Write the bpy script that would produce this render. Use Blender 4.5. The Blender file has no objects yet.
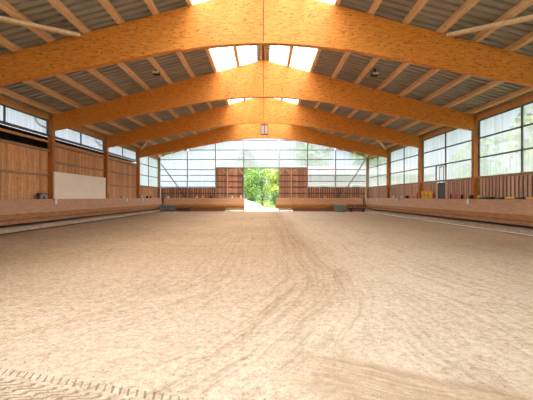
import bpy, bmesh, math, random
from mathutils import Vector, Matrix
random.seed(7)
S = bpy.context.scene
COL = S.collection

# ------------------------------------------------------------------ camera, sky, sun, exposure
FPX = 333.0
cd = bpy.data.cameras.new('camera'); cam = bpy.data.objects.new('camera', cd); COL.objects.link(cam)
cam.location = (0, 0, 1.5); cam.rotation_euler = (math.pi/2, 0, 0)
cd.sensor_width = 36; cd.lens = 36*FPX/533; cd.shift_x = 3.2/533; cd.shift_y = -3/533
cd.clip_end = 500
S.camera = cam
S.view_settings.view_transform = 'Standard'; S.view_settings.look = 'None'
S.view_settings.gamma = 1; S.view_settings.use_curve_mapping = False
S.view_settings.exposure = 1.1

w = bpy.data.worlds.new('world'); S.world = w; w.use_nodes = True
nt = w.node_tree; nt.nodes.clear()
o = nt.nodes.new('ShaderNodeOutputWorld'); b = nt.nodes.new('ShaderNodeBackground')
tc = nt.nodes.new('ShaderNodeTexCoord'); sx = nt.nodes.new('ShaderNodeSeparateXYZ')
rp = nt.nodes.new('ShaderNodeValToRGB')     # overcast sky: bright overhead, dimmer at the horizon
rp.color_ramp.elements[0].position = 0.0; rp.color_ramp.elements[0].color = (0.070, 0.080, 0.096, 1)
rp.color_ramp.elements[1].position = 0.85; rp.color_ramp.elements[1].color = (1.0, 1.0, 1.0, 1)
e = rp.color_ramp.elements.new(0.35); e.color = (0.19, 0.20, 0.22, 1)
nt.links.new(tc.outputs['Generated'], sx.inputs[0]); nt.links.new(sx.outputs['Z'], rp.inputs[0])
nt.links.new(rp.outputs[0], b.inputs[0]); b.inputs[1].default_value = 5.0
nt.links.new(b.outputs[0], o.inputs[0])
w.cycles.sampling_method = 'MANUAL'; w.cycles.sample_map_resolution = 512

sd = bpy.data.lights.new('sun', 'SUN'); sun = bpy.data.objects.new('sun', sd); COL.objects.link(sun)
sd.energy = 5.0; sd.angle = math.radians(25); sd.color = (1.0, 0.96, 0.88)
sun.rotation_euler = (math.radians(18), math.radians(16), 0)
S.cycles.max_bounces = 10; S.cycles.diffuse_bounces = 6; S.cycles.transparent_max_bounces = 12
S.cycles.transmission_bounces = 6; S.cycles.caustics_reflective = False
S.cycles.sample_clamp_indirect = 12
S.cycles.use_denoising = True

# ------------------------------------------------------------------ materials
class E:                                   # tiny math-node expression
    nt = None
    def __init__(s, sock): s.s = sock
    @staticmethod
    def m(op, *a, clamp=False):
        n = E.nt.nodes.new('ShaderNodeMath'); n.operation = op; n.use_clamp = clamp
        for i, v in enumerate(a):
            if isinstance(v, E): E.nt.links.new(v.s, n.inputs[i])
            else: n.inputs[i].default_value = v
        return E(n.outputs[0])
    def __add__(s, o): return E.m('ADD', s, o)
    __radd__ = __add__
    def __sub__(s, o): return E.m('SUBTRACT', s, o)
    def __rsub__(s, o): return E.m('SUBTRACT', o, s)
    def __mul__(s, o): return E.m('MULTIPLY', s, o)
    __rmul__ = __mul__
    def __truediv__(s, o): return E.m('DIVIDE', s, o)

def step(v, a, b):
    n = E.nt.nodes.new('ShaderNodeMapRange'); n.interpolation_type = 'SMOOTHSTEP'
    E.nt.links.new(v.s, n.inputs['Value'])
    n.inputs['From Min'].default_value = a; n.inputs['From Max'].default_value = b
    return E(n.outputs['Result'])

class Mat:
    def __init__(s, name):
        s.m = bpy.data.materials.new(name); s.m.use_nodes = True; s.nt = s.m.node_tree
        E.nt = s.nt
        s.b = s.nt.nodes['Principled BSDF']; s.out = s.nt.nodes['Material Output']
        s.tc = s.nt.nodes.new('ShaderNodeTexCoord')
    def coord(s, scale=(1,1,1), rot=(0,0,0)):
        n = s.nt.nodes.new('ShaderNodeMapping'); n.inputs['Scale'].default_value = scale
        n.inputs['Rotation'].default_value = rot
        s.nt.links.new(s.tc.outputs['Object'], n.inputs[0]); return n.outputs[0]
    def noise(s, scale, co, detail=4, rough=.55):
        n = s.nt.nodes.new('ShaderNodeTexNoise'); n.inputs['Scale'].default_value = scale
        n.inputs['Detail'].default_value = detail; n.inputs['Roughness'].default_value = rough
        s.nt.links.new(co, n.inputs['Vector']); return E(n.outputs[0])
    def ramp(s, fac, stops):
        n = s.nt.nodes.new('ShaderNodeValToRGB'); cr = n.color_ramp
        while len(cr.elements) < len(stops): cr.elements.new(.5)
        for el, (p, c) in zip(cr.elements, stops): el.position = p; el.color = (*c, 1)
        s.nt.links.new(fac.s, n.inputs[0]); return n.outputs[0]
    def mix(s, fac, a, b, mode='MIX'):
        n = s.nt.nodes.new('ShaderNodeMix'); n.data_type = 'RGBA'; n.blend_type = mode
        if isinstance(fac, E): s.nt.links.new(fac.s, n.inputs[0])
        else: n.inputs[0].default_value = fac
        for k, v in ((6, a), (7, b)):
            if isinstance(v, tuple): n.inputs[k].default_value = (*v, 1)
            else: s.nt.links.new(v, n.inputs[k])
        return n.outputs[2]
    def color(s, c):
        if isinstance(c, tuple): s.b.inputs['Base Color'].default_value = (*c, 1)
        else: s.nt.links.new(c, s.b.inputs['Base Color'])
    def bump(s, h, strength=.3, dist=.01):
        n = s.nt.nodes.new('ShaderNodeBump'); n.inputs['Strength'].default_value = strength
        n.inputs['Distance'].default_value = dist
        s.nt.links.new(h.s, n.inputs['Height']); s.nt.links.new(n.outputs[0], s.b.inputs['Normal'])
    def set(s, rough=.6, metal=0.0, spec=.3):
        s.b.inputs['Roughness'].default_value = rough; s.b.inputs['Metallic'].default_value = metal
        s.b.inputs['Specular IOR Level'].default_value = spec; return s.m

def island(m):
    g = m.nt.nodes.new('ShaderNodeNewGeometry'); return E(g.outputs['Random Per Island'])

def wood(name, light, dark, grain=(1,12,12), knots=.5, vary=.25, rough=.6, scale=1.0, spec=.25):
    m = Mat(name)
    co = m.coord(grain)
    n = m.noise(2.2*scale, co, 6, .6)
    c = m.ramp(n, [(.3, dark), (.62, light)])
    r = island(m)
    tint = m.ramp(r, [(0, (1-vary,)*3), (1, (1+vary*.3,)*3)])
    c = m.mix(1.0, c, tint, 'MULTIPLY')
    if knots:
        g2 = tuple(1.0 if v == min(grain) else 2.6 for v in grain)
        k = m.noise(7.5*scale, m.coord(g2), 2, .5)
        km = step(k, .60, .68)
        c = m.mix(km*knots, c, (dark[0]*.5, dark[1]*.38, dark[2]*.5))
    m.color(c); m.bump(n, .25, .004)
    return m.set(rough, 0, spec)

def plain(name, col, rough=.5, metal=0.0, var=.12, scale=8, spec=.3):
    m = Mat(name); n = m.noise(scale, m.coord(), 4)
    c = m.ramp(n, [(.25, tuple(v*(1-var) for v in col)), (.75, tuple(min(1, v*(1+var)) for v in col))])
    m.color(c); return m.set(rough, metal, spec)

M = {}
M['glulam'] = wood('glulam spruce', (.76, .30, .056), (.52, .165, .022), (1.6, 6, 12), .7, 0, .5)
M['glulam_post'] = wood('glulam post', (.52, .20, .05), (.36, .115, .025), (8, 8, 1), .5, 0, .5)
M['purlin'] = wood('purlin timber', (.80, .53, .31), (.60, .37, .19), (9, .6, 9), .5, 0, .6)
M['brace'] = wood('brace timber', (.80, .60, .40), (.64, .45, .27), (6, 2, 6), .3, 0, .6)
M['board_left'] = wood('left cladding boards', (.74, .43, .22), (.52, .25, .105), (9, 9, .8), .8, .28, .7)
M['board_pale'] = wood('weathered cladding boards', (.70, .47, .35), (.54, .33, .235), (9, 9, .8), .5, .25, .7)
M['board_back'] = wood('back cladding boards', (.74, .41, .27), (.55, .26, .16), (9, 9, .8), .5, .4, .7)
M['board_dark'] = wood('rear cladding boards', (.14, .07, .04), (.08, .04, .022), (9, 9, .8), .3, .2, .8)
M['kick'] = wood('kick boards', (.52, .31, .20), (.40, .225, .135), (5, 1.2, 5), .3, .05, .7)
M['kick_orange'] = wood('kick boards back', (.60, .33, .17), (.44, .21, .10), (.5, 8, 8), .4, .1, .65)
M['rail_wood'] = wood('rail timber', (.40, .27, .17), (.26, .16, .10), (6, .6, 6), .2, 0, .7)
M['rail_dark'] = wood('dark rail timber', (.16, .10, .07), (.10, .06, .04), (.6, 6, 6), .2, 0, .7)
M['kick_low'] = wood('lowest kick board', (.40, .19, .075), (.28, .115, .04), (5, 1.2, 5), .3, .05, .7)
M['kick_low_back'] = wood('lowest kick board of gable', (.50, .22, .055), (.33, .13, .03), (1.2, 5, 5), .3, .05, .7)
M['plate'] = wood('wall plate', (.62, .35, .16), (.46, .24, .10), (8, .5, 8), .5, 0, .6)
M['frame'] = plain('grey frame steel', (.13, .14, .15), .5, .4)
M['steel'] = plain('brace steel', (.10, .10, .11), .5, .5)
M['galv'] = plain('galvanised steel', (.36, .38, .39), .45, .6)
M['concrete'] = plain('concrete kerb', (.40, .31, .22), .9, 0, .25, 5)
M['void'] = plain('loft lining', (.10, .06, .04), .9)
M['black'] = plain('black rubber', (.02, .02, .022), .6)
M['dark'] = plain('dark iron', (.045, .035, .035), .6, .3)
M['white'] = plain('white plastic', (.80, .79, .75), .5, 0, .05)
M['cream'] = plain('cream board', (.84, .79, .70), .6, 0, .05, 1.2)
M['cream_edge'] = plain('cream edge', (.86, .80, .70), .55, 0, .05)
M['red'] = plain('red plastic', (.55, .06, .04), .45)
M['pink'] = plain('faded red plastic', (.62, .16, .13), .5)
M['yellow'] = plain('yellow plastic', (.85, .56, .07), .45)
M['orange'] = plain('orange plastic', (.85, .25, .04), .45)
M['teal'] = plain('blue grey hose', (.17, .27, .29), .5, 0, .3, 20)
M['greybox'] = plain('grey green tub', (.25, .30, .24), .6, 0, .25, 6)
M['greydark'] = plain('dark grey plastic', (.07, .075, .085), .4)
M['silver'] = plain('grey plastic', (.30, .31, .34), .4)
M['glass_lamp'] = plain('frosted lamp glass', (.42, .40, .40), .3)
M['render_wall'] = plain('beige render', (.34, .25, .18), .9, 0, .08, 2)
M['roof_tile'] = plain('dark roof', (.10, .085, .08), .8)
M['gutter'] = plain('grey gutter pipe', (.16, .19, .22), .4, .5)

def pane_mat(name, trans, tcol, lcol, streak=(.3, 9, .25), lo=.55, hi=1.0):
    m = Mat(name); nt = m.nt
    n = m.noise(1.0, m.coord(streak), 4, .6)
    f = m.ramp(n, [(.3, (lo,)*3), (.7, (hi,)*3)])
    tr = nt.nodes.new('ShaderNodeBsdfTransparent'); tl = nt.nodes.new('ShaderNodeBsdfTranslucent')
    nt.links.new(m.mix(1.0, f, tcol, 'MULTIPLY'), tr.inputs[0]); nt.links.new(m.mix(1.0, f, lcol, 'MULTIPLY'), tl.inputs[0])
    gl = nt.nodes.new('ShaderNodeBsdfGlossy'); gl.inputs['Roughness'].default_value = .25
    gl.inputs[0].default_value = (.6, .6, .6, 1)
    m1 = nt.nodes.new('ShaderNodeMixShader'); m1.inputs[0].default_value = trans
    nt.links.new(tl.outputs[0], m1.inputs[1]); nt.links.new(tr.outputs[0], m1.inputs[2])
    m2 = nt.nodes.new('ShaderNodeMixShader'); m2.inputs[0].default_value = .04
    nt.links.new(m1.outputs[0], m2.inputs[1]); nt.links.new(gl.outputs[0], m2.inputs[2])
    nt.links.new(m2.outputs[0], m.out.inputs[0]); return m.m
M['pane'] = pane_mat('clear wall sheet', .45, (.74, .77, .80), (.46, .49, .52), (.3, 7, .2), lo=.66)
M['pane_back'] = pane_mat('clear gable sheet', .5, (.85, .88, .93), (.48, .51, .56), (9, .3, .25), lo=.75)
M['skylight'] = pane_mat('skylight sheet', .30, (.98, .98, .98), (.96, .96, .95), (.3, 8, .3), lo=.9)

def roof_mat():
    m = Mat('grey roof sheet')
    n = m.noise(1.4, m.coord((.4, 3, 1)), 5, .6)
    m.color(m.ramp(n, [(.3, (.27, .245, .22)), (.7, (.40, .37, .335))])); return m.set(.6, 0, .3)
M['roof'] = roof_mat()

def sand_mat():
    m = Mat('arena sand'); nt = m.nt
    sp = nt.nodes.new('ShaderNodeSeparateXYZ'); nt.links.new(m.tc.outputs['Object'], sp.inputs[0])
    x, y = E(sp.outputs['X']), E(sp.outputs['Y'])
    co = m.coord()
    def vec(a, b_, c_=0.0):
        n = nt.nodes.new('ShaderNodeCombineXYZ')
        for i, v in enumerate((a, b_, c_)):
            if isinstance(v, E): nt.links.new(v.s, n.inputs[i])
            else: n.inputs[i].default_value = v
        return n.outputs[0]
    big = m.noise(.35, co, 4, .55); mid = m.noise(2.3, co, 6, .65)
    fine = m.noise(17, co, 5, .75); grit = m.noise(62, co, 3, .8)
    lump = m.noise(7.0, co, 4, .7)
    # harrow passes: half circles turning in front of the viewer, straight further up the hall
    dx = x + 5.6; dy = E.m('MINIMUM', y - 7.06, 0.0)
    d = E.m('SQRT', dx*dx + dy*dy) + (mid - .5)*.10 + (big - .5)*.5
    ang = E.m('ARCTAN2', dy, dx)
    g1 = m.noise(1.0, vec(d*9.0, ang*2.5 + y*.12, 0.0), 3, .6)
    g2 = m.noise(1.0, vec(d*24.0, ang*4.0 + y*.2, 3.0), 2, .6)
    ringb = step(d, 5.6, 6.4)*(1.0 - step(d, 7.1, 7.7))
    gmask = .16 + ringb*.65 + step(d, 3.6, 4.4)*(1.0 - step(d, 4.9, 5.5))*.45
    # second set of passes along the right-hand side
    px_ = x + y*.10 + (big - .5)*1.2
    g3 = m.noise(1.0, vec(px_*11.0, y*.25, 7.0), 3, .65)
    right = step(d, 7.3, 8.2)
    grooves = (g1*.6 + g2*.4 - .5)*gmask*(1.0 - right*.8) + (g3 - .5)*.4*right
    # diagonal ruts, right foreground
    v = (x*.434) + (y*.90)
    vv = v + (mid - .5)*.08 + (big - .5)*.3
    g4 = m.noise(1.0, vec(vv*26.0, x*1.2, 11.0), 3, .6)
    rmask = step(vv, 2.35, 2.6)*(1.0 - step(vv, 3.02, 3.14))*step(x, -.2, .7)
    edge = step(vv, 3.03, 3.10)*(1.0 - step(vv, 3.12, 3.22))*step(x, .5, .9)
    # tyre tread, left foreground
    a = (x*.970) - (y*.242); c2 = (x*.242) + (y*.970)
    cc = c2 - 2.235 + (mid - .5)*.03
    aw = a + (mid - .5)*.05
    tleft = 1.0 - step(x, -.75, -.1)
    tick = step(E.m('SINE', (aw + cc*.5)*88.0), .62, .95)*step(cc, -.05, -.03)*(1.0 - step(cc, .03, .05))*tleft
    tick2 = step(E.m('SINE', (aw - cc*.9)*88.0 + 1.5), .55, .95)*step(cc, -.17, -.14)*(1.0 - step(cc, -.09, -.07))*tleft
    lug = step(E.m('SINE', (aw - cc*1.6)*60.0 + E.m('SINE', cc*62.0)*1.6), .25, .85)*(1.0 - step(cc, -.10, -.07))*(1.0 - step(x, -.9, -.2))*step(lump, .36, .48)
    tread = tick*.9 + lug
    # colour: pale crust, damper raked footing, plus light falloff painted as browner sand
    tone = big*.1 + mid*.12 + lump*.18 + fine*.35 + grit*.25
    dry_lit = m.ramp(tone, [(.41, (.40, .275, .175)), (.48, (.60, .47, .345)), (.56, (.74, .635, .505))])
    wet_dim = m.ramp(tone, [(.41, (.165, .10, .052)), (.48, (.34, .222, .130)), (.56, (.51, .365, .235))])
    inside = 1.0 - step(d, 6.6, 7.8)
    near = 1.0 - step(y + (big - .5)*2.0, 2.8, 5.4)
    damp_dim = inside*.62 + step(E.m('ABSOLUTE', x + .6), 3.0, 9.0)*.5 + step(y, 3.5, 11.0)*.6 + (mid - .5)*.5 + (big - .5)*.5 - near*.5  # paler near and browner far: the hall's light falloff painted in
    c = m.mix(E.m('MULTIPLY', damp_dim, .85, clamp=True), dry_lit, wet_dim)
    gl = step(grooves, -.16, .16)
    c = m.mix(1.0, c, m.ramp(gl, [(0, (.74, .70, .66)), (.5, (.99, .99, .99)), (1, (1.10, 1.10, 1.11))]), 'MULTIPLY')
    specks = step(m.noise(15, m.coord((1, .8, 1)), 2, .5), .69, .74)
    c = m.mix(specks*.45, c, (.26, .165, .10))
    c = m.mix(E.m('MULTIPLY', rmask*(.25 + step(g4, .62, .38)*.5) + edge*.7*step(fine, .35, .6), 1.0, clamp=True), c, (.47, .325, .205))
    c = m.mix(E.m('MULTIPLY', tread, .68, clamp=True), c, (.33, .225, .14))
    m.color(c)
    h = fine*.9 + grit*.4 + lump*1.0 + mid*1.0 + grooves*1.6 + rmask*g4*1.2 - tread*1.1 - edge*.8
    m.bump(h, 1.0, .03)
    return m.set(.95, 0, .1)
M['sand'] = sand_mat()

def ground_mat(name, a, b, c):
    m = Mat(name); n = m.noise(1.2, m.coord(), 8, .7)
    m.color(m.ramp(n, [(.3, a), (.5, b), (.7, c)])); m.bump(n, .6, .05); return m.set(.95, 0, .1)
M['grass'] = ground_mat('meadow', (.07, .12, .025), (.12, .17, .04), (.20, .22, .08))
M['path'] = ground_mat('gravel path', (.30, .28, .17), (.46, .42, .31), (.56, .52, .42))
def leaf_mat(name, a, b):
    m = Mat(name); r = island(m)
    m.color(m.ramp(r, [(0, a), (1, b)]))
    m.b.inputs['Transmission Weight'].default_value = 0
    return m.set(.6, 0, .2)
M['leaf'] = leaf_mat('leaf green', (.05, .13, .02), (.24, .38, .07))
M['leaf_yellow'] = leaf_mat('leaf yellow green', (.12, .22, .02), (.46, .52, .10))
M['leaf_dark'] = leaf_mat('leaf dark green', (.02, .06, .015), (.07, .15, .03))
M['bark'] = wood('bark', (.16, .11, .07), (.08, .05, .03), (8, 8, 1), 0, 0, .9)

# ------------------------------------------------------------------ mesh helpers
class MB:
    def __init__(s): s.bm = bmesh.new()
    def hexa(s, c):                       # 8 corners: bottom 0-3, top 4-7
        v = [s.bm.verts.new(p) for p in c]
        for f in ((0,3,2,1), (4,5,6,7), (0,1,5,4), (1,2,6,5), (2,3,7,6), (3,0,4,7)):
            s.bm.faces.new([v[i] for i in f])
        return s
    def box(s, x0, x1, y0, y1, z0, z1):
        x0, x1 = sorted((x0, x1)); y0, y1 = sorted((y0, y1)); z0, z1 = sorted((z0, z1))
        return s.hexa([(x0,y0,z0),(x1,y0,z0),(x1,y1,z0),(x0,y1,z0),(x0,y0,z1),(x1,y0,z1),(x1,y1,z1),(x0,y1,z1)])
    def bar(s, p, q, w, h, up=(0,0,1)):
        p = Vector(p); q = Vector(q); d = (q-p).normalized()
        a = d.cross(Vector(up)).normalized()*w/2; b = a.cross(d).normalized()*h/2
        c = [p-a-b, p+a-b, p+a+b, p-a+b, q-a-b, q+a-b, q+a+b, q-a+b]
        v = [s.bm.verts.new(x) for x in c]
        for f in ((0,1,2,3), (7,6,5,4), (0,4,5,1), (1,5,6,2), (2,6,7,3), (3,7,4,0)):
            s.bm.faces.new([v[i] for i in f])
        return s
    def tube(s, pts, r, n=10, closed=False):
        pts = [Vector(p) for p in pts]; rings = []
        N = len(pts)
        for i, p in enumerate(pts):
            if closed: d = pts[(i+1) % N]-pts[i-1]
            else: d = pts[min(i+1, N-1)]-pts[max(i-1, 0)]
            d.normalize(); u = Vector((0,0,1)) if abs(d.z) < .9 else Vector((0,1,0))
            if closed: 
                nn = (pts[0]-pts[N//3]).cross(pts[0]-pts[2*N//3]).normalized(); u = nn
            a = d.cross(u).normalized(); b = a.cross(d).normalized()
            rr = r[i] if isinstance(r, (list, tuple)) else r
            rings.append([s.bm.verts.new(p+a*rr*math.cos(t*2*math.pi/n)+b*rr*math.sin(t*2*math.pi/n)) for t in range(n)])
        for i in range(N if closed else N-1):
            A, B = rings[i], rings[(i+1) % N]
            for t in range(n): s.bm.faces.new([A[t], A[(t+1)%n], B[(t+1)%n], B[t]])
        if not closed:
            s.bm.faces.new(rings[0][::-1]); s.bm.faces.new(rings[-1])
        return s
    def lathe(s, c, prof, n=20, axis='z'):
        c = Vector(c); rings = []
        for r, h in prof:
            ring = []
            for t in range(n):
                a = t*2*math.pi/n; u, v = r*math.cos(a), r*math.sin(a)
                p = {'z': (u, v, h), 'y': (u, h, v), 'x': (h, u, v)}[axis]
                ring.append(s.bm.verts.new(c+Vector(p)))
            rings.append(ring)
        for A, B in zip(rings, rings[1:]):
            for t in range(n): s.bm.faces.new([A[t], A[(t+1)%n], B[(t+1)%n], B[t]])
        s.bm.faces.new(rings[0][::-1]); s.bm.faces.new(rings[-1])
        return s
    def prism(s, poly, axis, a0, a1):     # polygon extruded along an axis
        def P(u, v, a): return {'y': (u, a, v), 'x': (a, u, v), 'z': (u, v, a)}[axis]
        A = [s.bm.verts.new(P(u, v, a0)) for u, v in poly]; B = [s.bm.verts.new(P(u, v, a1)) for u, v in poly]
        s.bm.faces.new(A); s.bm.faces.new(B[::-1]); n = len(poly)
        for i in range(n): s.bm.faces.new([A[i], B[i], B[(i+1)%n], A[(i+1)%n]])
        return s
    def quad(s, *c): s.bm.faces.new([s.bm.verts.new(p) for p in c]); return s
    def build(s, name, mat, parent=None, bevel=0, smooth=False):
        bmesh.ops.recalc_face_normals(s.bm, faces=s.bm.faces)
        me = bpy.data.meshes.new(name); s.bm.to_mesh(me); s.bm.free()
        if smooth:
            for p in me.polygons: p.use_smooth = True
        o = bpy.data.objects.new(name, me); COL.objects.link(o)
        me.materials.append(M[mat] if isinstance(mat, str) else mat)
        if parent:
            o.parent = parent
            t = Vector((0,0,0)); q = parent
            while q: t += q.location; q = q.parent
            o.location = -t
        if bevel:
            md = o.modifiers.new('bevel', 'BEVEL'); md.width = bevel; md.segments = 2; md.limit_method = 'ANGLE'
        return o

def thing(name, label, cat, loc=(0,0,0), group=None):
    o = bpy.data.objects.new(name, None); COL.objects.link(o); o.location = loc
    o.empty_display_size = .1
    return tag(o, label, cat, group)
def tag(o, label, cat, group=None, kind='thing'):
    o['label'] = label; o['category'] = cat; o['kind'] = kind
    if group: o['group'] = group
    return o
def struct(o, label, cat):
    o['kind'] = 'structure'; o['label'] = label; o['category'] = cat; return o

# ------------------------------------------------------------------ dimensions
HW = 10.88            # inner face of the posts
WX = 11.12            # cladding / glazing plane
YF = [11.3, 17.3, 23.3, 29.3]
YG = 35.3             # far gable
YR = -6.7             # gable behind the viewpoint
SL = .264
def ztop(x): return 8.6 - SL*abs(x)
PH = .20              # purlin height
def zroof(x): return 8.6 + PH + .005 - SL*abs(x)
PX = 1.177

# ------------------------------------------------------------------ floor and ground
fb = MB(); fb.quad((-11.3, YR, 0), (11.3, YR, 0), (11.3, YG+.3, 0), (-11.3, YG+.3, 0))
struct(fb.build('floor', 'sand'), 'raked pale sand riding surface with tyre and harrow marks', 'floor')
g = MB(); g.quad((-120, -60, -.06), (120, -60, -.06), (120, 160, -.06), (-120, 160, -.06))
struct(g.build('ground', 'grass'), 'grassy ground outside the riding hall', 'ground')
p = MB()
pl = [(-3.4, 35.45), (3.4, 35.45), (4.0, 38), (4.5, 42), (3, 46), (-7, 48.5), (-16, 49), (-16, 44), (-6, 42), (-4, 40.5)]
p.prism(pl, 'z', -.05, -.01)
struct(p.build('path', 'path'), 'pale gravel yard curving away outside the open gable doorway', 'path')
bk = MB(); rows = []
for j in range(7):
    yy = 41.5+j*.75; row = []
    for i in range(15):
        xx = -7+i*.6; f = max(0, 1-((xx+4.2)/4.6)**2)
        row.append(bk.bm.verts.new((xx, yy+.25*math.sin(i*.9), -.04+1.35*f*math.sin(min(j, 5)/5*math.pi/2)+.06*math.sin(i*2.1+j))))
    rows.append(row)
for j in range(6):
    for i in range(14): bk.bm.faces.new([rows[j][i], rows[j][i+1], rows[j+1][i+1], rows[j+1][i]])
struct(bk.build('gravel_bank', 'path', None, 0, True), 'pale gravel bank rising at the left outside the doorway', 'bank')

# ------------------------------------------------------------------ roof
def corrugated(x0, x1, y0, y1, per=.30, hgt=.09):
    mb = MB(); ys = []; y = y0
    while y < y1:
        ys += [(y, 0), (y+per*.58, 0), (y+per*.64, hgt), (y+per*.94, hgt)]; y += per
    ys.append((y, 0)); xs = [x0, x1]
    rows = [[mb.bm.verts.new((x, yy, zroof(x)+h)) for yy, h in ys] for x in xs]
    for i in range(len(ys)-1): mb.bm.faces.new([rows[0][i], rows[0][i+1], rows[1][i+1], rows[1][i]])
    return mb
for s, nm in ((-1, 'left'), (1, 'right')):
    struct(corrugated(s*(2*PX+.12), s*11.7, YR-.3, YG+.6).build('ceiling_'+nm, 'roof'),
           f'grey trapezoidal metal roof sheeting on the {nm} slope of the hall', 'ceiling')
wn = 1
frames_y = [YR, -.7, 5.3] + YF + [YG]
for i in range(len(frames_y)-1):
    for s in (-1, 1):
        y0, y1 = frames_y[i], frames_y[i+1]
        if i == 0: y0 -= .3
        if i == len(frames_y)-2: y1 += .6
        sk = corrugated(s*.04, s*(2*PX+.12), y0, y1, .25, .035).build(f'window_{wn}', 'skylight')
        struct(sk, f"translucent skylight strip {'left' if s<0 else 'right'} of the ridge, {['bay behind the viewpoint','bay above the viewpoint','bay before the nearest beam','bay between nearest and second beam','bay between second and third beam','bay between third and farthest beam','bay at the far gable'][i]}", 'skylight')
        lp = MB()
        for f in (.55, 1.1, 1.65, 2.15):
            lp.box(s*(f-.02), s*(f+.02), y0, y1, zroof(f)-.012, zroof(f)-.004)
        lp.build('lap_strip', 'galv', sk)
        wn += 1
# ridge cap
rc = MB(); rc.prism([(-.35, zroof(.35)+.06), (0, zroof(0)+.09), (.35, zroof(.35)+.06), (.35, zroof(.35)+.08), (0, zroof(0)+.11), (-.35, zroof(.35)+.08)], 'y', YR-.3, YG+.6)
struct(rc.build('trim_1', 'galv'), 'ridge capping above the skylights', 'trim')

ordn = ['first', 'second', 'third', 'fourth', 'fifth', 'sixth', 'seventh', 'eighth', 'ninth', 'tenth']
for s, nm in ((-1, 'left'), (1, 'right')):
    for k in range(0, 10):
        x = k*PX+.12 if k else .11
        w2 = .07 if k else .055
        mb = MB(); zt = zroof(x)-.012
        sl = SL*w2
        x0, x1 = x-w2, x+w2
        pts = [(s*x0, zt+sl), (s*x1, zt-sl), (s*x1, zt-sl-PH+.02), (s*x0, zt+sl-PH+.02)]
        mb.prism(pts, 'y', YR+.05, YG+.45)
        o_ = mb.build('purlin', 'purlin')
        if k == 0: lab = f'ridge purlin just {nm} of the roof ridge line'
        else: lab = f'{ordn[k-1]} long timber purlin down from the ridge on the {nm} roof slope'
        tag(o_, lab, 'purlin', 'roof purlins')

# ------------------------------------------------------------------ main glulam beams
def beam_poly():
    lo = [(0, .4747), (.05, .4738), (.10, .4712), (.15, .467), (.20, .4612), (.25, .4535), (.35, .4345), (.6, .387), (.9882, .3132)]
    pts = [(x*11, 1.5+z*11) for x, z in lo]
    right = pts[::-1]
    left = [(-x, z) for x, z in pts[1:]]
    top = [(-10.87, ztop(10.87)), (0, 8.6), (10.87, ztop(10.87))]
    return right + left + top
bl = ['nearest and largest curved glulam roof beam crossing the top of the picture',
      'second curved glulam roof beam from the front, below the brightest skylights',
      'third curved glulam roof beam, the lantern hangs under its middle',
      'farthest curved glulam roof beam, just in front of the glazed gable']
for i, y in enumerate(YF):
    r = thing('glulam_beam', bl[i], 'beam', (0, y, 4.95), 'curved glulam beams')
    # timber body, split at the ridge joint in two halves kept as one body each side
    poly = beam_poly()
    MB().prism(poly, 'y', y-.10, y+.10).build('beam_body', 'glulam', r, .008)
    MB().box(-.012, .012, y-.105, y+.105, 6.725, 8.58).build('ridge_joint', 'dark', r)
    MB().prism([(x, z-.0) for x, z in [(-2.75, 6.49), (-2.2, 6.573), (-1.65, 6.637), (-1.1, 6.683), (-.55, 6.712), (0, 6.722), (.55, 6.712), (1.1, 6.683), (1.65, 6.637), (2.2, 6.573), (2.75, 6.49),
               (2.75, 6.45), (2.2, 6.533), (1.65, 6.597), (1.1, 6.643), (.55, 6.672), (0, 6.682), (-.55, 6.672), (-1.1, 6.643), (-1.65, 6.597), (-2.2, 6.533), (-2.75, 6.45)]],
               'y', y-.10, y+.10).build('bottom_lamella', 'glulam', r)
    for s, nm in ((-1, 'left'), (1, 'right')):
        where = ['at the picture edge', 'second from the front', 'third from the front', 'fourth from the front'][i]
        t = thing('timber_post', f'glulam post on the {nm} wall carrying the '+['nearest','second','third','farthest'][i]+' roof beam', 'post', (s*11, y, 0), 'wall posts')
        MB().box(s*HW, s*(HW+.26), y-.118, y+.118, 0, ztop(10.95)).build('post_body', 'glulam_post', t, .008)
        MB().box(s*(HW-.008), s*(HW+.002), y-.07, y+.07, 4.70, 4.92).build('bearing_plate', 'galv', t)
for s, nm in ((-1, 'left'), (1, 'right')):
    t = MB().box(s*HW, s*(HW+.22), YG-.26, YG-.06, 0, ztop(10.95)).build('timber_post', 'rail_wood', None, .008)
    tag(t, f'dark corner post where the {nm} wall meets the far gable', 'post', 'wall posts')

# knee / wind braces under the roof
def rbrace(s, xa, ya, xb, yb, lab, dz=-.09):
    mb = MB(); mb.bar((s*xa, ya, ztop(xa)+dz), (s*xb, yb, ztop(xb)+dz), .16, .10)
    tag(mb.build('roof_brace', 'brace'), lab, 'brace', 'roof wind braces')
for s, nm in ((-1, 'left'), (1, 'right')):
    rbrace(s, 6.15, YF[0]-.17, 10.7, 5.3, f'pale diagonal wind brace under the {nm} roof in front of the nearest beam', -.07)
    rbrace(s, 7.3, YF[2]+.15, 10.7, YF[3]-.15, f'pale diagonal wind brace between third and farthest beam on the {nm}', -.10)

# ------------------------------------------------------------------ cladding helper
def cladding_side(s, y0, y1, z0, z1, xin, w=.16, gap=.03, both=True):
    f, b_ = MB(), MB()
    y = y0
    while y < y1-.03:
        ye = min(y+w, y1); f.box(s*xin, s*(xin+.025), y, ye, z0, z1); y += w+gap
    b_.box(s*(xin+.035), s*(xin+.06), y0, y1, z0, z1)
    return f, b_
def cladding_back(Y, x0, x1, z0, z1, w=.16, gap=.03, d=1):
    f, b_ = MB(), MB(); x = x0
    while x < x1-.03:
        xe = min(x+w, x1); f.box(x, xe, Y, Y+d*.025, z0, z1); x += w+gap
    b_.box(x0, x1, Y+d*.035, Y+d*.06, z0, z1)
    return f, b_

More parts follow.
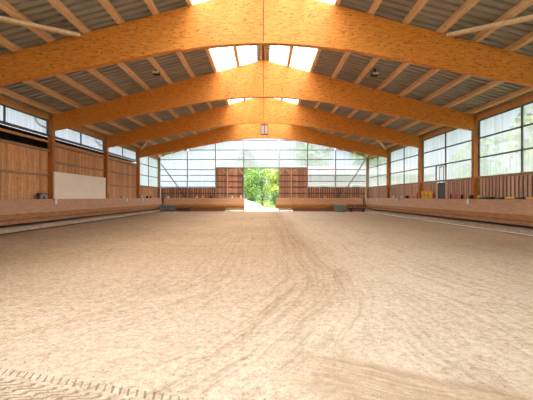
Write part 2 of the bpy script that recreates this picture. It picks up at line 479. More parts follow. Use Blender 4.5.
# left wall
bays = [(YR, -.7), (-.7, 5.3), (5.3, 11.3), (11.3, 17.3), (17.3, 23.3), (23.3, 29.3), (29.3, 35.3)]
def join(mbs):
    out = MB()
    for mb in mbs:
        me = bpy.data.meshes.new('t'); mb.bm.to_mesh(me); mb.bm.free(); out.bm.from_mesh(me); bpy.data.meshes.remove(me)
    return out
fs, bs = [], []
rails = []
for i, (a, b_) in enumerate(bays):
    a2, b2 = a+.12, b_-.12
    if i < 6:
        zt = 3.86 if i < 4 else 4.2
        f, r = cladding_side(-1, a2, b2, .1, zt, WX, .17, .012)
    else:
        zt = 2.45
        f, r = cladding_side(-1, a2, b2, .1, zt, WX, .15, .02)
    fs.append(f); bs.append(r); rails.append((i, a2, b2, zt))
wl = join(fs).build('wall_left', 'board_left')
struct(wl, 'left wall clad in vertical brown boards', 'wall')
join(bs).build('backing_board', 'board_dark', wl)
for i, a, b_, zt in rails:
    zs = {0: [2.62], 1: [2.62], 2: [2.62], 3: [2.62], 4: [3.35, 2.5], 5: [3.35, 2.35], 6: []}[i]
    for z in zs:
        MB().box(-WX, -WX+.07, a, b_, z-.05, z+.05).build('wall_rail', 'rail_wood', wl)
    if i < 6:
        MB().box(-WX, -WX+.09, a, b_, zt-.02, zt+.09).build('wall_rail', 'rail_wood', wl)
        MB().box(-WX-.03, -WX+.03, a, b_, 4.30, 4.42).build('loft_plank', 'plate', wl)
# dark loft behind the gap over the boards
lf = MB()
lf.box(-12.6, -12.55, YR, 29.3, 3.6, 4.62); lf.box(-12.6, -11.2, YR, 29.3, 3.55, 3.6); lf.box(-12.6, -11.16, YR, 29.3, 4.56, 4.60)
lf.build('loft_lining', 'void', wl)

# right wall
fs, bs = [], []
for i, (a, b_) in enumerate(bays):
    if i == 4:
        for a3, b3 in ((a+.12, 20.12), (21.38, b_-.12)):
            f, r = cladding_side(1, a3, b3, .1, 2.45, WX, .14, .08); fs.append(f); bs.append(r)
    else:
        f, r = cladding_side(1, a+.12, b_-.12, .1, 2.45, WX, .15, .09); fs.append(f); bs.append(r)
wr = join(fs).build('wall_right', 'board_pale')
struct(wr, 'right wall clad in spaced pinkish brown boards below the windows', 'wall')
join(bs).build('backing_board', 'board_dark', wr)

# wall plates above windows
for s, nm in ((-1, 'left'), (1, 'right')):
    mb = MB()
    for a, b_ in bays: mb.box(s*(WX-.06), s*(WX+.12), a+.12, b_-.12, 5.45, ztop(11)-.02)
    mb.box(s*(WX-.02), s*(WX+.10), YR, YG, ztop(11)-.02, zroof(11.2)-.03)
    struct(mb.build(f'trim_{2 if s<0 else 3}', 'plate'), f'timber wall plate under the eaves along the {nm} wall', 'trim')

# windows along the walls
def side_window(s, a, b_, z0, zs, z1, lab, sillwood=True):
    global wn
    nm = f'window_{wn}'; wn += 1
    x = WX-.02
    fr = MB()
    fr.box(s*x, s*(x+.07), a, a+.05, z0, z1); fr.box(s*x, s*(x+.07), b_-.05, b_, z0, z1)
    fr.box(s*x, s*(x+.07), a+.05, b_-.05, z1-.05, z1)
    fo = struct(fr.build(nm, 'frame'), lab, 'window')
    MB().quad((s*(x+.05), a, z0), (s*(x+.05), b_, z0), (s*(x+.05), b_, z1), (s*(x+.05), a, z1)).build('pane', 'pane', fo)
    for z in zs: MB().box(s*(x-.02), s*(x+.045), a+.05, b_-.05, z-.035, z+.035).build('glazing_bar', 'frame', fo)
    ym = (a+b_)/2
    MB().box(s*(x-.01), s*(x+.045), ym-.04, ym+.04, z0, z1-.05).build('mullion', 'frame', fo)
    MB().box(s*(x-.10), s*(x+.03), a, b_, z0-.07, z0+.03).build('sill', 'rail_wood' if sillwood else 'frame', fo)
    return fo
bayname = ['behind the viewpoint', 'beside the viewpoint', 'before the nearest beam', 'between nearest and second beam',
           'between second and third beam', 'between third and farthest beam', 'next to the far gable']
for i, (a, b_) in enumerate(bays):
    side_window(1, a+.13, b_-.13, 2.52, [3.52, 4.52], 5.45, f'tall clear sheet window in the right wall {bayname[i]}')
    if i < 6:
        side_window(-1, a+.13, b_-.13, 4.68, [], 5.45, f'narrow high window band in the left wall {bayname[i]}', False)
    else:
        side_window(-1, a+.13, b_-.13, 2.52, [3.52, 4.52], 5.45, f'tall clear sheet window in the left wall {bayname[i]}')

# glazed door in the right wall
d = MB(); x = WX
d.box(x-.06, x+.05, 20.14, 20.24, 0, 2.42); d.box(x-.06, x+.05, 21.26, 21.36, 0, 2.42)
dr = struct(d.build('door_1', 'brace'), 'narrow glazed door with pale jambs in the right wall near a yellow stack', 'door')
MB().box(x-.09, x-.03, 20.14, 20.24, 2.42, 3.5).box(x-.09, x-.03, 21.26, 21.36, 2.42, 3.5).box(x-.09, x-.03, 20.14, 21.36, 3.44, 3.5).build('door_frame', 'rail_wood', dr)
MB().box(x, x+.03, 20.26, 21.24, .05, 2.40).build('door_leaf', 'greydark', dr)
MB().box(x-.02, x, 20.5, 20.56, 1.9, 3.4).box(x-.02, x, 20.95, 21.01, 1.9, 3.4).box(x-.02, x, 20.5, 21.01, 3.35, 3.4).build('inner_frame', 'frame', dr)

# ------------------------------------------------------------------ far gable wall
Y = YG
def zin(x): return zroof(x)-.03
gb = MB()
xs = [-11.0, -8.01, -5.04, -2.07, 1.67, 4.67, 7.64, 11.0]
f1, b1 = cladding_back(Y, -10.87, -5.11, .1, 2.50, .17, .07); f2, b2 = cladding_back(Y, -5.09, -2.12, .1, 4.55, .14, .015)
f3, b3 = cladding_back(Y, 1.72, 4.64, .1, 4.55, .14, .015); f4, b4 = cladding_back(Y, 4.66, 10.87, .1, 2.50, .17, .07)
wb = struct(join([f1, f2, f3, f4]).build('wall_back', 'board_back'), 'far gable wall of reddish boards around the open doorway', 'wall')
join([b1, b2, b3, b4]).build('backing_board', 'board_dark', wb)
for z in (1.89, 3.16, 3.79):
    for a, b_ in ((-4.99, -2.12), (1.72, 4.62)):
        MB().box(a, b_, Y-.06, Y, z-.045, z+.045).build('wall_rail', 'rail_dark', wb)
for a, b_ in ((-4.99, -2.12), (1.72, 4.62)):
    MB().box(a, b_, Y-.06, Y, 2.5, 2.6).build('wall_rail', 'rail_dark', wb)
for a, b_ in ((-10.87, -5.09), (4.72, 10.87)):
    MB().box(a, b_, Y-.05, Y, 1.85, 1.93).build('wall_rail', 'rail_dark', wb)
# glazing: one window per field between gable posts
fields = list(zip(xs[:-1], xs[1:]))
fn = ['leftmost', 'second from the left', 'third from the left above the left boards', 'middle above the open doorway',
      'third from the right above the right boards', 'second from the right', 'rightmost']
for k, (a, b_) in enumerate(fields):
    z0 = 4.6 if 2 <= k <= 4 else 2.56
    a2, b2 = a+.07, b_-.07
    def poly(a, b_, z0, dz=0):
        pts = [(a, z0), (b_, z0), (b_, zin(b_)-dz)]
        if a < 0 < b_: pts.append((0, zin(0)-dz))
        pts.append((a, zin(a)-dz)); return pts
    # frame: thin surround bars
    fr = MB()
    fr.bar((a2, Y+.02, z0), (b2, Y+.02, z0), .06, .08)
    tops = [(a2, Y+.02, zin(a2)-.05)] + ([(0, Y+.02, zin(0)-.05)] if a < 0 < b_ else []) + [(b2, Y+.02, zin(b2)-.05)]
    for p_, q_ in zip(tops, tops[1:]): fr.bar(p_, q_, .06, .08)
    fo = struct(fr.build(f'window_{wn}', 'frame'), f'glazed field of the far gable, {fn[k]}', 'window'); wn += 1
    pm = MB(); pts = poly(a2, b2, z0); pm.bm.faces.new([pm.bm.verts.new((x_, Y+.045, z_)) for x_, z_ in pts]); pm.build('pane', 'pane_back', fo)
    zb = [4.4, 5.47, 6.48, 7.5] if z0 > 3 else [3.16, 3.79, 4.4, 5.47, 6.48, 7.5]
    for z in zb:
        if z < z0+.1: continue
        lim = (8.77-z)/SL
        aa, bb = max(a2, -lim+.1), min(b2, lim-.1)
        if bb-aa > .3: MB().box(aa, bb, Y-.02, Y+.03, z-.035, z+.035).build('glazing_bar', 'frame', fo)
for x_, lab in zip(xs[1:-1], ['first', 'second', 'third', 'fourth', 'fifth', 'sixth']):
    z0 = .0
    pm = MB().box(x_-.045, x_+.045, Y-.17, Y-.065, z0, zin(x_)-.32)
    o_ = pm.build('gable_post', 'galv')
    tag(o_, f'upright post of the far gable, {lab} from the left', 'post', 'gable posts')
    if abs(x_) < 3:
        s_ = -1 if x_ < 0 else 1
        kb = MB().bar((x_+s_*.07, Y-.13, 3.9), (x_+s_*.5, Y-.13, 4.45), .06, .07).build('knee_brace', 'brace', o_)
# lintel over the opening and boards
lt = MB().box(-5.06, 4.69, Y-.03, Y+.02, 4.50, 4.66)
struct(lt.build('trim_4', 'galv'), 'grey lintel rail above the doorway and boards', 'trim')
# inner door posts with knee braces
for s, x_, nm in ((-1, -3.80, 'left'), (1, 2.95, 'right')):
    t = thing('door_post', f'pale post with knee braces {nm} of the open doorway', 'post', (x_, Y-.1, 0), 'doorway posts')
    MB().box(x_-.05, x_+.05, Y-.13, Y-.065, 1.42, 4.5).build('post_body', 'brace', t)
    for q in (-1, 1):
        MB().bar((x_+q*.05, Y-.10, 4.0), (x_+q*.55, Y-.10, 4.47), .06, .07).build('knee_brace', 'brace', t)
# steel braces of the gable
tag(MB().bar((-10.75, Y-.32, 5.0), (-8.2, Y-.24, 1.47), .06, .09).build('diagonal_brace', 'steel'), 'dark steel diagonal brace in the left corner of the gable', 'brace', 'gable braces')
tag(MB().bar((10.65, Y-.32, 5.3), (8.15, Y-.24, 1.47), .06, .09).build('diagonal_brace', 'galv'), 'grey diagonal brace in the right corner of the gable', 'brace', 'gable braces')

# rear gable behind the camera (closes the hall, with its wide gate standing open)
fr_ = []
for a, b_ in ((-11.1, -3.2), (3.2, 11.1)):
    fr_.append(cladding_back(YR, a, b_, 0, 2.5, .16, .02, -1))
wrear = struct(join([q[0] for q in fr_]).build('wall_front', 'board_pale'), 'board and sheet gable wall behind the viewpoint', 'wall')
join([q[1] for q in fr_]).build('backing_board', 'board_dark', wrear)
pm = MB()
pm.prism([(-11.2, 2.5), (-3.2, 2.5), (-3.2, 5), (3.2, 5), (3.2, 2.5), (11.2, 2.5), (11.2, zin(11.2)), (0, zin(0)), (-11.2, zin(11.2))], 'y', YR-.02, YR)
pm.build('pane', 'pane_back', wrear)

# ------------------------------------------------------------------ kick walls
KP = [(0, 1.38), (.05, 1.40), (.50, .50), (.46, .40), (.40, .38), (.42, .50), (.0, 1.30)]
def kick_profile():       # (distance from wall line inwards, z)
    return [(.025, 1.40), (.10, 1.40), (.12, 1.37), (.455, .62), (.46, .57), (.445, .50), (.36, .34), (.32, .36), (.40, .52), (.06, 1.34), (.025, 1.34)]
XK = 10.90
for s, nm in ((-1, 'left'), (1, 'right')):
    # four boards lengthwise for board lines
    body = MB(); prof = kick_profile()
    body.prism([(s*(XK-d_), z) for d_, z in prof], 'y', YR+.05, YG-.62)
    t = thing('kick_wall', f'long sloping wooden kick wall along the {nm} side of the arena', 'kick wall', (s*XK, 12, 0))
    body.build('kick_boards', 'kick', t)
    lo = MB(); lo.prism([(s*(XK-d_), z) for d_, z in [(.400, .78), (.472, .60), (.475, .57), (.455, .49), (.445, .51), (.458, .57), (.455, .60), (.395, .76)]], 'y', YR+.05, YG-.62)  # bottom strip in a darker orange-brown
    lo.build('lowest_board', 'kick_low', t)['label'] = 'orange-brown lowest board'
    yy = YR+1
    while yy < YG-1:
        MB().bar((s*(XK-.10), yy, .30), (s*(XK-.32), yy, .55), .08, .06).build('support_strut', 'dark', t); yy += 2.0
    MB().box(s*(XK-.06), s*(XK-.03), YR+.05, YG-.7, .27, .6).build('plinth_board', 'board_dark', t)
    yl_ = YR+.05
    for a, b_ in bays: MB().box(s*(XK-.024), s*(WX-.01), a+.13, b_-.13 if b_ < YG else YG-.3, 1.345, 1.40).build('ledge', 'kick', t)
    k = thing('kerb', f'low sandy concrete kerb under the {nm} kick wall', 'kerb', (s*10.4, 12, 0))
    mb = MB(); mb.prism([(s*10.36, 0), (s*10.38, .10), (s*10.44, .14), (s*10.62, .22), (s*10.86, .26), (s*10.86, 0)], 'y', YR+.05, YG-.7)
    mb.build('kerb_stone', 'concrete', k)
    MB().tube([(s*10.33, YR+.1, .02), (s*10.33, 12, .02), (s*10.33, YG-.8, .02)], .022, 8).build('edge_cable', 'black' if s < 0 else 'white', k)
YK = YG-.18
def back_kick(x0, x1, name, lab, cat, gate=False):
    t = thing(name, lab, cat, ((x0+x1)/2, YK, 0))
    mb = MB(); pr = [(YK-d_ - (.06 if gate else 0), z) for d_, z in kick_profile()]
    mb.prism(pr, 'x', x0, x1); mb.build('kick_boards', 'kick_orange', t)
    dz = .06 if gate else 0
    lo = MB(); lo.prism([(YK-dz-d_, z) for d_, z in [(.400, .76), (.472, .60), (.475, .57), (.455, .49), (.445, .51), (.458, .57), (.455, .60), (.395, .74)]], 'x', x0, x1)  # bottom strip in a darker tone
    lo.build('lowest_board', 'kick_low_back', t)['label'] = 'darker lowest board'
    ln = MB()
    for f in (.33, .66):
        d_ = .12+(.46-.12)*f; z = 1.37+(.56-1.37)*f
        ln.box(x0, x1, YK-dz-d_-.006, YK-dz-d_+.02, z-.006, z+.006)
    ln.build('board_joint', 'board_dark', t)
    if gate:
        MB().box(x0, x1, YK-dz-.42, YK-dz-.36, .20, .30).build('bottom_rail', 'brace', t)
        for x_ in (x0+.03, x1-.03):
            MB().bar((x_, YK-dz-.1, 1.3), (x_, YK-dz-.38, .25), .05, .05).build('gate_stile', 'steel', t)
        for x_ in (x0+.3, x1-.3):
            MB().lathe((x_, YK-dz-.38, .10), [(.04, -.025), (.10, -.025), (.10, .025), (.04, .025)], 16, 'x').build('wheel', 'black', t)
    else:
        MB().box(x0, x1, YK-.06, YK-.03, 0, .7).build('plinth_board', 'board_back', t)
    return t
back_kick(-10.40, -4.00, 'kick_wall', 'sloping orange-brown kick wall of the far gable, left of the doorway', 'kick wall')
back_kick(3.10, 10.40, 'kick_wall', 'sloping orange-brown kick wall of the far gable, right of the doorway', 'kick wall')
back_kick(-3.96, -1.95, 'kick_gate', 'kick wall gate leaf pushed open left of the bright doorway', 'gate', True)
back_kick(1.36, 3.06, 'kick_gate', 'kick wall gate leaf pushed open right of the bright doorway', 'gate', True)

# ------------------------------------------------------------------ items
# cream board on the left kick wall
t = thing('notice_board', 'large blank cream board standing on the left kick wall ledge', 'board', (-10.84, 20, 1.4))
MB().box(-10.84, -10.80, 17.25, 22.75, 1.44, 2.76).build('panel', 'cream', t)
fr = MB(); fr.box(-10.855, -10.785, 17.2, 22.8, 2.76, 2.81).box(-10.855, -10.785, 17.2, 22.8, 1.40, 1.45).box(-10.855, -10.785, 17.2, 17.26, 1.45, 2.76).box(-10.855, -10.785, 22.74, 22.8, 1.45, 2.76)
fr.build('edge_frame', 'cream_edge', t)

# radio box
LZ = 1.401
t = thing('radio', 'dark grey portable radio on the left ledge before the cream board', 'radio', (-10.93, 16.4, LZ))
MB().box(-10.99, -10.83, 16.12, 16.70, LZ, LZ+.30).build('body', 'greydark', t, .03)
for y in (16.25, 16.57): MB().lathe((-10.83, y, LZ+.13), [(.10, 0), (.10, .02), (.06, .025)], 20, 'x').build('speaker_cone', 'silver', t)
MB().box(-10.83, -10.82, 16.33, 16.49, LZ+.17, LZ+.26).build('display', 'silver', t)
MB().tube([(-10.91, 16.2, LZ+.28), (-10.91, 16.2, LZ+.36), (-10.91, 16.62, LZ+.36), (-10.91, 16.62, LZ+.28)], .012, 8).build('handle', 'silver', t)

# marker plates hung over the kick walls
def marker(x, y, s, lab, top=None, back=False):
    t = thing('marker_plate', lab, 'marker', (x, y, 1.4), 'arena marker plates')
    xi = XK
    if back: return t
    nx = s*(xi-.13)
    MB().box(s*(xi-.255), s*(xi-.24), y-.08, y+.08, 1.13, 1.40).build('plate', 'white', t, .004)
    MB().box(s*(xi-.24), s*(xi-.03), y-.03, y+.03, 1.403, 1.413).build('hanger', 'galv', t)
    if top: MB().box(s*(xi-.12), s*(xi-.03), y-.11, y+.11, 1.414, 1.60).build('cap_block', top, t, .02)
    return t
def yof(px): return FPX*10.75/abs(px-262.5)
marker(-10.8, yof(53.5), -1, 'small white marker plate at the near corner of the cream board')
marker(-10.8, yof(125), -1, 'small white marker plate midway between cream board and far left window')
marker(-10.8, yof(141.5), -1, 'small white marker plate on the left kick wall below the far window')
marker(10.8, yof(469), 1, 'white marker plate with a black top on the right kick wall', 'black')
marker(10.8, yof(397.5), 1, 'white marker plate on the right kick wall between farthest and third beam')
marker(10.8, yof(377), 1, 'white marker plate farthest along the right kick wall')

# small things on the ledges
def cone(x, y, h, lab, m='orange'):
    t = thing('traffic_cone', lab, 'cone', (x, y, LZ))
    MB().box(x-.09, x+.09, y-.09, y+.09, LZ, LZ+.02).build('base', m, t)
    MB().lathe((x, y, LZ+.02), [(.075, 0), (.05, h*.35), (.02, h)], 16).build('cone_body', m, t)
    MB().lathe((x, y, LZ+.02), [(.056, h*.33), (.038, h*.62)], 16).build('white_band', 'white', t)
def can(x, y, r, h, m, lab, name='canister', cat='canister', cap='black', z=LZ):
    t = thing(name, lab, cat, (x, y, z))
    MB().lathe((x, y, z), [(r*.95, 0), (r, .02), (r, h*.82), (r*.5, h*.92)], 18).build('body', m, t)
    MB().lathe((x, y, z+h*.92), [(r*.35, 0), (r*.35, h*.08)], 12).build('cap', cap, t)
def roundel(x, y, z): pass
X = 10.95
def yr(px): return FPX*X/(px-262.5)
def yl(px): return FPX*X/(262.5-px)
cone(10.92, yr(413), .38, 'orange and white cone on the right ledge beside the farthest glazed bay')
can(10.95, yr(417), .07, .42, 'red', 'dark red canister on the right ledge next to the orange cone')
# four yellow blocks (cavaletti blocks) on the ledge
for k in range(4):
    y = yr(430.8)+k*.36
    t = thing('jump_block', f'yellow plastic jump block on the right ledge, {ordn[k]} from the near end of the four', 'jump block', (10.93, y, LZ), 'yellow jump blocks')
    mb = MB(); z = LZ
    mb.prism([(y-.10, z), (y-.04, z), (y-.04, z+.06), (y+.04, z+.06), (y+.04, z), (y+.10, z), (y+.10, z+.50), (y+.05, z+.50), (y+.03, z+.40), (y-.03, z+.40), (y-.05, z+.50), (y-.10, z+.50)], 'x', 10.85, 11.02)
    mb.build('block', 'yellow', t, .01)
    MB().box(10.845, 10.85, y-.03, y+.03, z+.14, z+.28).build('dark_gap_strip', 'dark', t)  # dark strip added to stand for the shaded gaps between blocks
can(10.94, yr(432.5), .08, .34, 'pink', 'brown-red canister on the right ledge before the yellow blocks')
# red watering can shape and helmet
t = thing('watering_can', 'faded red watering can on the right ledge past the black topped marker', 'watering can', (10.93, yr(455.5), LZ))
y = yr(455.5)
MB().lathe((10.93, y, LZ), [(.09, 0), (.095, .02), (.085, .24), (.05, .27)], 18).build('body', 'pink', t)
MB().tube([(10.93, y+.08, LZ+.05), (10.93, y+.2, LZ+.18), (10.93, y+.28, LZ+.30)], [.02, .015, .012], 8).build('spout', 'pink', t)
MB().tube([(10.93, y-.06, LZ+.26), (10.93, y-.15, LZ+.30), (10.93, y-.17, LZ+.15), (10.93, y-.09, LZ+.06)], .012, 8).build('handle', 'pink', t)
can(10.95, yr(461), .06, .24, 'dark', 'small dark bottle on the right ledge beside the red watering can', 'bottle', 'bottle')
can(10.95, yr(450.0), .05, .30, 'greydark', 'thin dark bottle on the right ledge behind the red watering can', 'bottle', 'bottle')
# banded poles lying on the right ledge
def pole(y0, y1, lab, a='yellow', b_='greydark', seg=6, x=10.92):
    t = thing('jump_pole', lab, 'pole', (x, (y0+y1)/2, LZ+.05), 'jump poles on the ledge')
    n = seg; L = (y1-y0)/n
    for k in range(n):
        MB().tube([(x, y0+k*L, LZ+.052), (x, y0+(k+1)*L, LZ+.052)], .05, 14).build('band', a if k % 2 else b_, t, 0, True)
pole(12.6, 15.6, 'yellow and black banded jump pole lying on the right ledge nearest the viewer', seg=5)
pole(15.75, 16.65, 'short black pole on the right ledge before the second post', 'greydark', 'dark', 2)
MBx = MB()
t = thing('tape_roll', 'yellow webbing roll on the right ledge at the second post', 'roll', (10.93, yr(478.5), LZ)); y = yr(478.5)
MB().lathe((10.93, y, LZ+.09), [(.04, -.06), (.09, -.06), (.09, .06), (.04, .06)], 18, 'x').build('webbing', 'yellow', t)
MB().lathe((10.93, y, LZ+.09), [(.035, -.07), (.035, .07)], 12, 'x').build('core', 'dark', t)
# riding helmets and gloves far along the ledges
def helmet(x, y, m, lab, z=LZ):
    t = thing('riding_helmet', lab, 'helmet', (x, y, z))
    MB().lathe((x, y, z), [(.12, 0), (.135, .04), (.13, .10), (.10, .16), (.05, .195), (.01, .20)], 18).build('shell', m, t, 0, True)
    MB().prism([(x-.09, y-.10), (x+.09, y-.10), (x+.05, y-.19), (x-.05, y-.19)], 'z', z+.02, z+.035).build('peak', m, t)
helmet(10.93, yr(406.5), 'black', 'black riding helmet on the right ledge beside the orange cone')
helmet(10.95, yr(401.5), 'white', 'white riding helmet on the right ledge between third and farthest beam')
helmet(10.93, yr(393), 'cream', 'cream riding helmet on the right ledge near the farthest post')
helmet(-10.93, yl(146.3), 'black', 'black riding helmet on the left ledge under the far window')
helmet(-10.93, yl(121.5), 'white', 'white riding helmet on the left ledge, nearer than the far window')
can(-10.95, yl(107.5), .05, .34, 'black', 'thin black bottle on the left ledge just past the cream board', 'bottle', 'bottle')
can(-10.95, yl(150), .07, .22, 'dark', 'dark jar on the left ledge near the corner post', 'jar', 'jar')
can(-10.95, yl(141), .09, .26, 'white', 'white tub on the left ledge below the far window', 'tub', 'tub', 'white')
YB = YG-.17
def xb(px): return (px-262.5)/FPX*YB
helmet(xb(167.5), YB, 'white', 'white riding helmet on the far ledge in the left corner')
helmet(xb(210), YB, 'black', 'black riding helmet on the far ledge left of the boarded doorway panel')
can(xb(196), YB, .10, .22, 'cream', 'pale tub on the far ledge right of the diagonal steel brace', 'tub', 'tub', 'white')
can(xb(202), YB, .09, .20, 'white', 'white tub on the far ledge beside the black helmet', 'tub', 'tub', 'white')
can(xb(231.5), YB-.06, .09, .28, 'white', 'white bottle on the gate ledge beside the doorway post', 'bottle', 'bottle', 'silver')
can(xb(240), YB-.06, .10, .30, 'cream', 'cream bottle on the gate ledge near the open doorway', 'bottle', 'bottle', 'silver')
can(xb(324), YB, .09, .16, 'cream', 'pale tub on the far ledge right of the doorway', 'tub', 'tub', 'white')

# lantern hanging under the third beam
zt = 6.68; y = YF[2]
t = thing('hanging_lantern', 'grey metal cage lantern hanging under the middle of the third beam', 'lamp', (.04, y, zt-.9))
cx = .08
MB().box(cx-.03, cx+.03, y-.03, y+.03, zt-.10, zt).build('bracket', 'steel', t)
fr = MB()
for a in (-.25, .25):
    for q in (-.1, .1): fr.box(cx+a-.02, cx+a+.02, y+q-.02, y+q+.02, zt-.80, zt-.12)
fr.box(cx-.27, cx+.27, y-.12, y+.12, zt-.14, zt-.10); fr.box(cx-.27, cx+.27, y-.12, y+.12, zt-.82, zt-.78)
fr.build('cage', 'steel', t)
MB().box(cx-.02, cx+.02, y-.13, y-.10, zt-.80, zt-.14).build('center_bar', 'steel', t)
MB().box(cx-.20, cx-.04, y-.06, y+.06, zt-.76, zt-.22).build('diffuser', 'glass_lamp', t)
MB().box(cx+.04, cx+.20, y-.06, y+.06, zt-.76, zt-.22).build('diffuser', 'glass_lamp', t)
# roof flood lamps
for s, nm, x_ in ((-1, 'left', -4.95), (1, 'right', 5.15)):
    y = 15.4; z = zroof(x_)-.20
    t = thing('flood_lamp', f'small flood lamp fixed under the {nm} roof slope beside a purlin', 'lamp', (x_, y, z), 'roof flood lamps')
    MB().box(x_-.04, x_+.04, y-.05, y+.05, z, z+.18).build('bracket', 'black', t)
    MB().hexa([(x_-.16, y-.12, z-.10), (x_+.16, y-.12, z-.10), (x_+.16, y+.12, z-.14), (x_-.16, y+.12, z-.14), (x_-.13, y-.09, z), (x_+.13, y-.09, z), (x_+.13, y+.09, z), (x_-.13, y+.09, z)]).build('housing', 'black', t)
    MB().box(x_-.14, x_+.14, y-.14, y-.12, z-.12, z-.02).build('lens', 'white', t)

# machine in the left far corner: hose reels on a drag frame
y = 33.4
def xm(px): return (px-262.5)/FPX*y
t = thing('arena_leveller', 'blue-grey leveller with two round wheels parked in the left far corner', 'machine', (-9.4, y, 0))
for x_, rr in ((xm(162.8), .40), (xm(171.5), .38)):
    z = rr+.02
    pts = [(x_+rr*.8*math.cos(a*math.pi/12), y-.12, z+rr*.8*math.sin(a*math.pi/12)) for a in range(24)]
    wh = MB().tube(pts, rr*.2, 10, True).build('wheel', 'teal', t, 0, True)
    sp = MB()
    for k in range(3):
        a = k*math.pi/3; c_, s_ = math.cos(a)*rr*.7, math.sin(a)*rr*.7
        sp.bar((x_-c_, y-.12, z-s_), (x_+c_, y-.12, z+s_), .03, .04, (0, 1, 0))
    sp.lathe((x_, y-.12, z), [(.08, -.05), (.08, .05)], 14, 'y').build('hub', 'silver', wh)
MB().box(xm(160), xm(175), y, y+.08, .45, .53).box(xm(160), xm(175), y, y+.08, .15, .22).build('frame', 'dark', t)
MB().box(xm(164), xm(171), y-.05, y+.3, .5, .70).build('tank', 'teal', t, .03)
MB().tube([(xm(174), y, .40), (xm(180), y-.1, .30), (xm(187), y-.1, .33), (xm(191), y-.1, .45)], .04, 8).build('drawbar', 'dark', t)
MB().box(xm(176), xm(190), y-.16, y-.08, .16, .24).build('crossbar', 'dark', t)
for k in range(8):
    x_ = xm(177)+k*.17; MB().tube([(x_, y-.12, .18), (x_+.03, y-.14, .08), (x_, y-.16, .0)], .014, 6).build('tine', 'dark', t)

# grey green tub and dark cart in the right far corner
y = 33.9
def xm(px): return (px-262.5)/FPX*y
x0, x1 = xm(333.5), xm(345)
t = thing('storage_tub', 'grey-green storage tub on the sand in the right far corner', 'tub', ((x0+x1)/2, y, 0))
MB().hexa([(x0+.05, y-.35, 0), (x1-.05, y-.35, 0), (x1-.05, y+.12, 0), (x0+.05, y+.12, 0), (x0, y-.4, .70), (x1, y-.4, .70), (x1, y+.12, .70), (x0, y+.12, .70)]).build('tub_body', 'greybox', t, .03)
MB().box(x0-.03, x1+.03, y-.43, y+.12, .70, .76).build('lid', 'greybox', t, .02)
rb = MB()
for k in range(4):
    x_ = x0+.15+k*(x1-x0-.3)/3; rb.box(x_-.03, x_+.03, y-.42, y-.36, .08, .66)
rb.build('rib', 'greybox', t)
x0, x1 = xm(347), xm(364)
t = thing('cart', 'dark flat cart with small wheels beside the grey-green tub', 'cart', ((x0+x1)/2, y, 0))
MB().box(x0, x1, y-.35, y+.1, .32, .38).build('deck', 'dark', t)
rl = MB()
for z in (.55, .68): rl.box(x0, x1, y-.34, y-.31, z-.02, z+.02)
for k in range(5): rl.box(x0+k*(x1-x0)/4-.015, x0+k*(x1-x0)/4+.015, y-.35, y-.32, .38, .70)
rl.build('side_rail', 'dark', t)
for x_ in (x0+.2, x1-.25):
    wh = MB().lathe((x_, y-.38, .15), [(.06, -.04), (.15, -.04), (.15, .04), (.06, .04)], 18, 'y').build('wheel', 'black', t)
    MB().lathe((x_, y-.42, .15), [(.055, -.02), (.055, .02)], 12, 'y').build('hub', 'silver', wh)
MB().tube([(x1-.5, y-.2, .38), (x1-.35, y-.2, .60), (x1-.1, y-.2, .65)], .03, 8).build('handle', 'silver', t)
can(x0+.7, y-.15, .14, .24, 'silver', 'grey canister lying on the dark cart in the right corner', 'canister', 'canister', 'dark', .381)

# gutter downpipes outside the left windows
for k, (yy, lab) in enumerate(((15.9, 'bent grey downpipe outside the left window before the second post'), (21.9, 'bent grey downpipe outside the left window before the third post'))):
    MBt = MB().tube([(-11.5, yy+.9, 5.50), (-11.46, yy+.9, 5.32), (-11.40, yy+1.0, 5.22), (-11.40, yy+1.2, 5.16), (-11.40, yy+1.9, 5.10), (-11.40, yy+2.0, 5.0), (-11.40, yy+2.05, 4.6)], .05, 10)
    tag(MBt.build('downpipe', 'gutter', None, 0, True), lab, 'pipe', 'downpipes')

# small clods of sand (countless)
cl = MB()
for _ in range(900):
    y = 2.3+random.random()**1.6*16; x = random.uniform(-1, 1)*min(9.8, y*.85)
    r = random.uniform(.004, .014)
    v = [cl.bm.verts.new((x+r*random.uniform(.6, 1.2)*math.cos(a), y+r*random.uniform(.6, 1.2)*math.sin(a), -.002)) for a in (0, 1.3, 2.5, 3.8, 5.1)]
    tp = cl.bm.verts.new((x, y, r*random.uniform(.6, 1)))
    for i in range(5): cl.bm.faces.new([v[i], v[(i+1) % 5], tp])
M['clod'] = plain('sand clod', (.42, .30, .19), .95, 0, .3, 30, .1)
tag(cl.build('sand_clods', 'clod'), 'loose crumbs of sand scattered over the riding surface', 'sand', None, 'stuff')

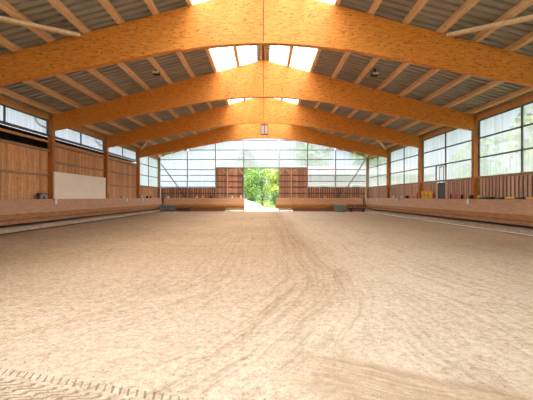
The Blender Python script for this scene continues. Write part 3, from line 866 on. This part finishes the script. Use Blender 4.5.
# ------------------------------------------------------------------ outside: trees and a building
def tree(cx, cy, R, H, blobs, n, ls, mat, lab, cat='tree', name='leafy_tree', trunk=True, z0=.3, group='trees outside the hall'):
    t = thing(name, lab, cat, (cx, cy, -.06), group)
    rnd = random.Random(int(cx*31+cy*17+H*5))
    cs = []
    for k in range(blobs):
        a = rnd.uniform(0, 6.283); rr = R*math.sqrt(rnd.random())*.65
        cs.append((cx+rr*math.cos(a), cy+rr*math.sin(a), z0+(H-z0)*rnd.uniform(.18, .85), R*rnd.uniform(.35, .6)))
    mb = MB()
    for _ in range(n):
        bx, by, bz, br = rnd.choice(cs)
        d_ = Vector((rnd.gauss(0, 1), rnd.gauss(0, 1), rnd.gauss(0, 1))).normalized()*br*rnd.uniform(.6, 1.05)
        c = Vector((bx, by, bz))+d_
        if c.z < .05: continue
        u = Vector((rnd.gauss(0, 1), rnd.gauss(0, 1), rnd.gauss(0, 1))).normalized()
        v = u.cross(Vector((rnd.gauss(0, 1), rnd.gauss(0, 1), rnd.gauss(0, 1)))).normalized()
        l = ls*rnd.uniform(.7, 1.3)
        mb.quad(c-u*l*.5, c+v*l*.28, c+u*l*.5, c-v*l*.28)
    mb.build('foliage', mat, t)
    if trunk:
        tb = MB().tube([(cx, cy, -.1), (cx+.05, cy, H*.3), (cx-.05, cy+.1, H*.7)], [R*.07, R*.05, R*.02], 8)
        for k in range(4):
            bx, by, bz, br = cs[k % len(cs)]
            tb.tube([(cx, cy, H*.3), ((cx+bx)/2, (cy+by)/2, (H*.3+bz)/2+.2), (bx, by, bz)], [R*.04, R*.03, R*.012], 6)
        tb.build('trunk', 'bark', t)
    return t
bush = dict(cat='bush', name='leafy_bush', z0=0, group='bushes beyond the doorway')
tree(-3.2, 51.5, 2.9, 6.5, 14, 5200, .22, 'leaf', 'dark green bush filling the left half of the open doorway', **bush)
tree(2.0, 49.5, 2.0, 6.5, 12, 4600, .22, 'leaf_yellow', 'yellow-green bush in the right half of the open doorway', **bush)
tree(-.2, 57, 3.0, 7.3, 12, 4600, .22, 'leaf', 'tall green bush behind the two nearer bushes', **bush)
tree(1.7, 44.5, 1.2, 2.3, 8, 1800, .14, 'leaf_dark', 'low dark bush at the lower right of the doorway', **bush)
tree(-1.8, 47.5, 1.0, 2.0, 8, 1500, .14, 'leaf_dark', 'low bush beside the path at the lower left of the doorway', **bush)
tree(-2.6, 64, 3.2, 10.5, 12, 2600, .4, 'leaf_dark', 'tree seen grey through the gable glazing above the doorway')
tree(8.5, 62, 4.2, 12.5, 14, 3000, .5, 'leaf', 'tree behind the beige building seen through the right gable glazing')
tree(19, 60, 4.2, 12, 14, 2600, .5, 'leaf', 'tree right of the beige building beyond the gable')
tree(19, 21, 4.2, 9, 14, 4000, .4, 'leaf_yellow', 'broad tree outside the right windows between second and third beam')
tree(20, 31, 3.6, 6.5, 12, 2600, .4, 'leaf', 'tree outside the right windows next to the far corner')
tree(24, 14, 4.2, 6.0, 12, 2600, .45, 'leaf_dark', 'low dark tree outside the right windows nearest the viewer')

t = thing('outbuilding', 'beige rendered building with a dark roof behind the right gable glazing', 'building', (12, 48, 0))
MB().box(5.5, 22, 44, 52, -.06, 4.2).build('wall', 'render_wall', t)
rf = MB(); rf.prism([(43.4, 4.2), (52.6, 4.2), (52.6, 4.35), (48, 6.0), (43.4, 4.45)], 'x', 5.0, 22.5); rf.build('roof', 'roof_tile', t)
for k in range(3):
    x_ = 7.4+k*4.2
    wf = MB().box(x_, x_+1.3, 43.93, 44, 1.9, 3.2).build('window', 'white', t)
    MB().box(x_+.08, x_+1.22, 43.915, 43.93, 1.98, 3.12).build('pane', 'greydark', wf)
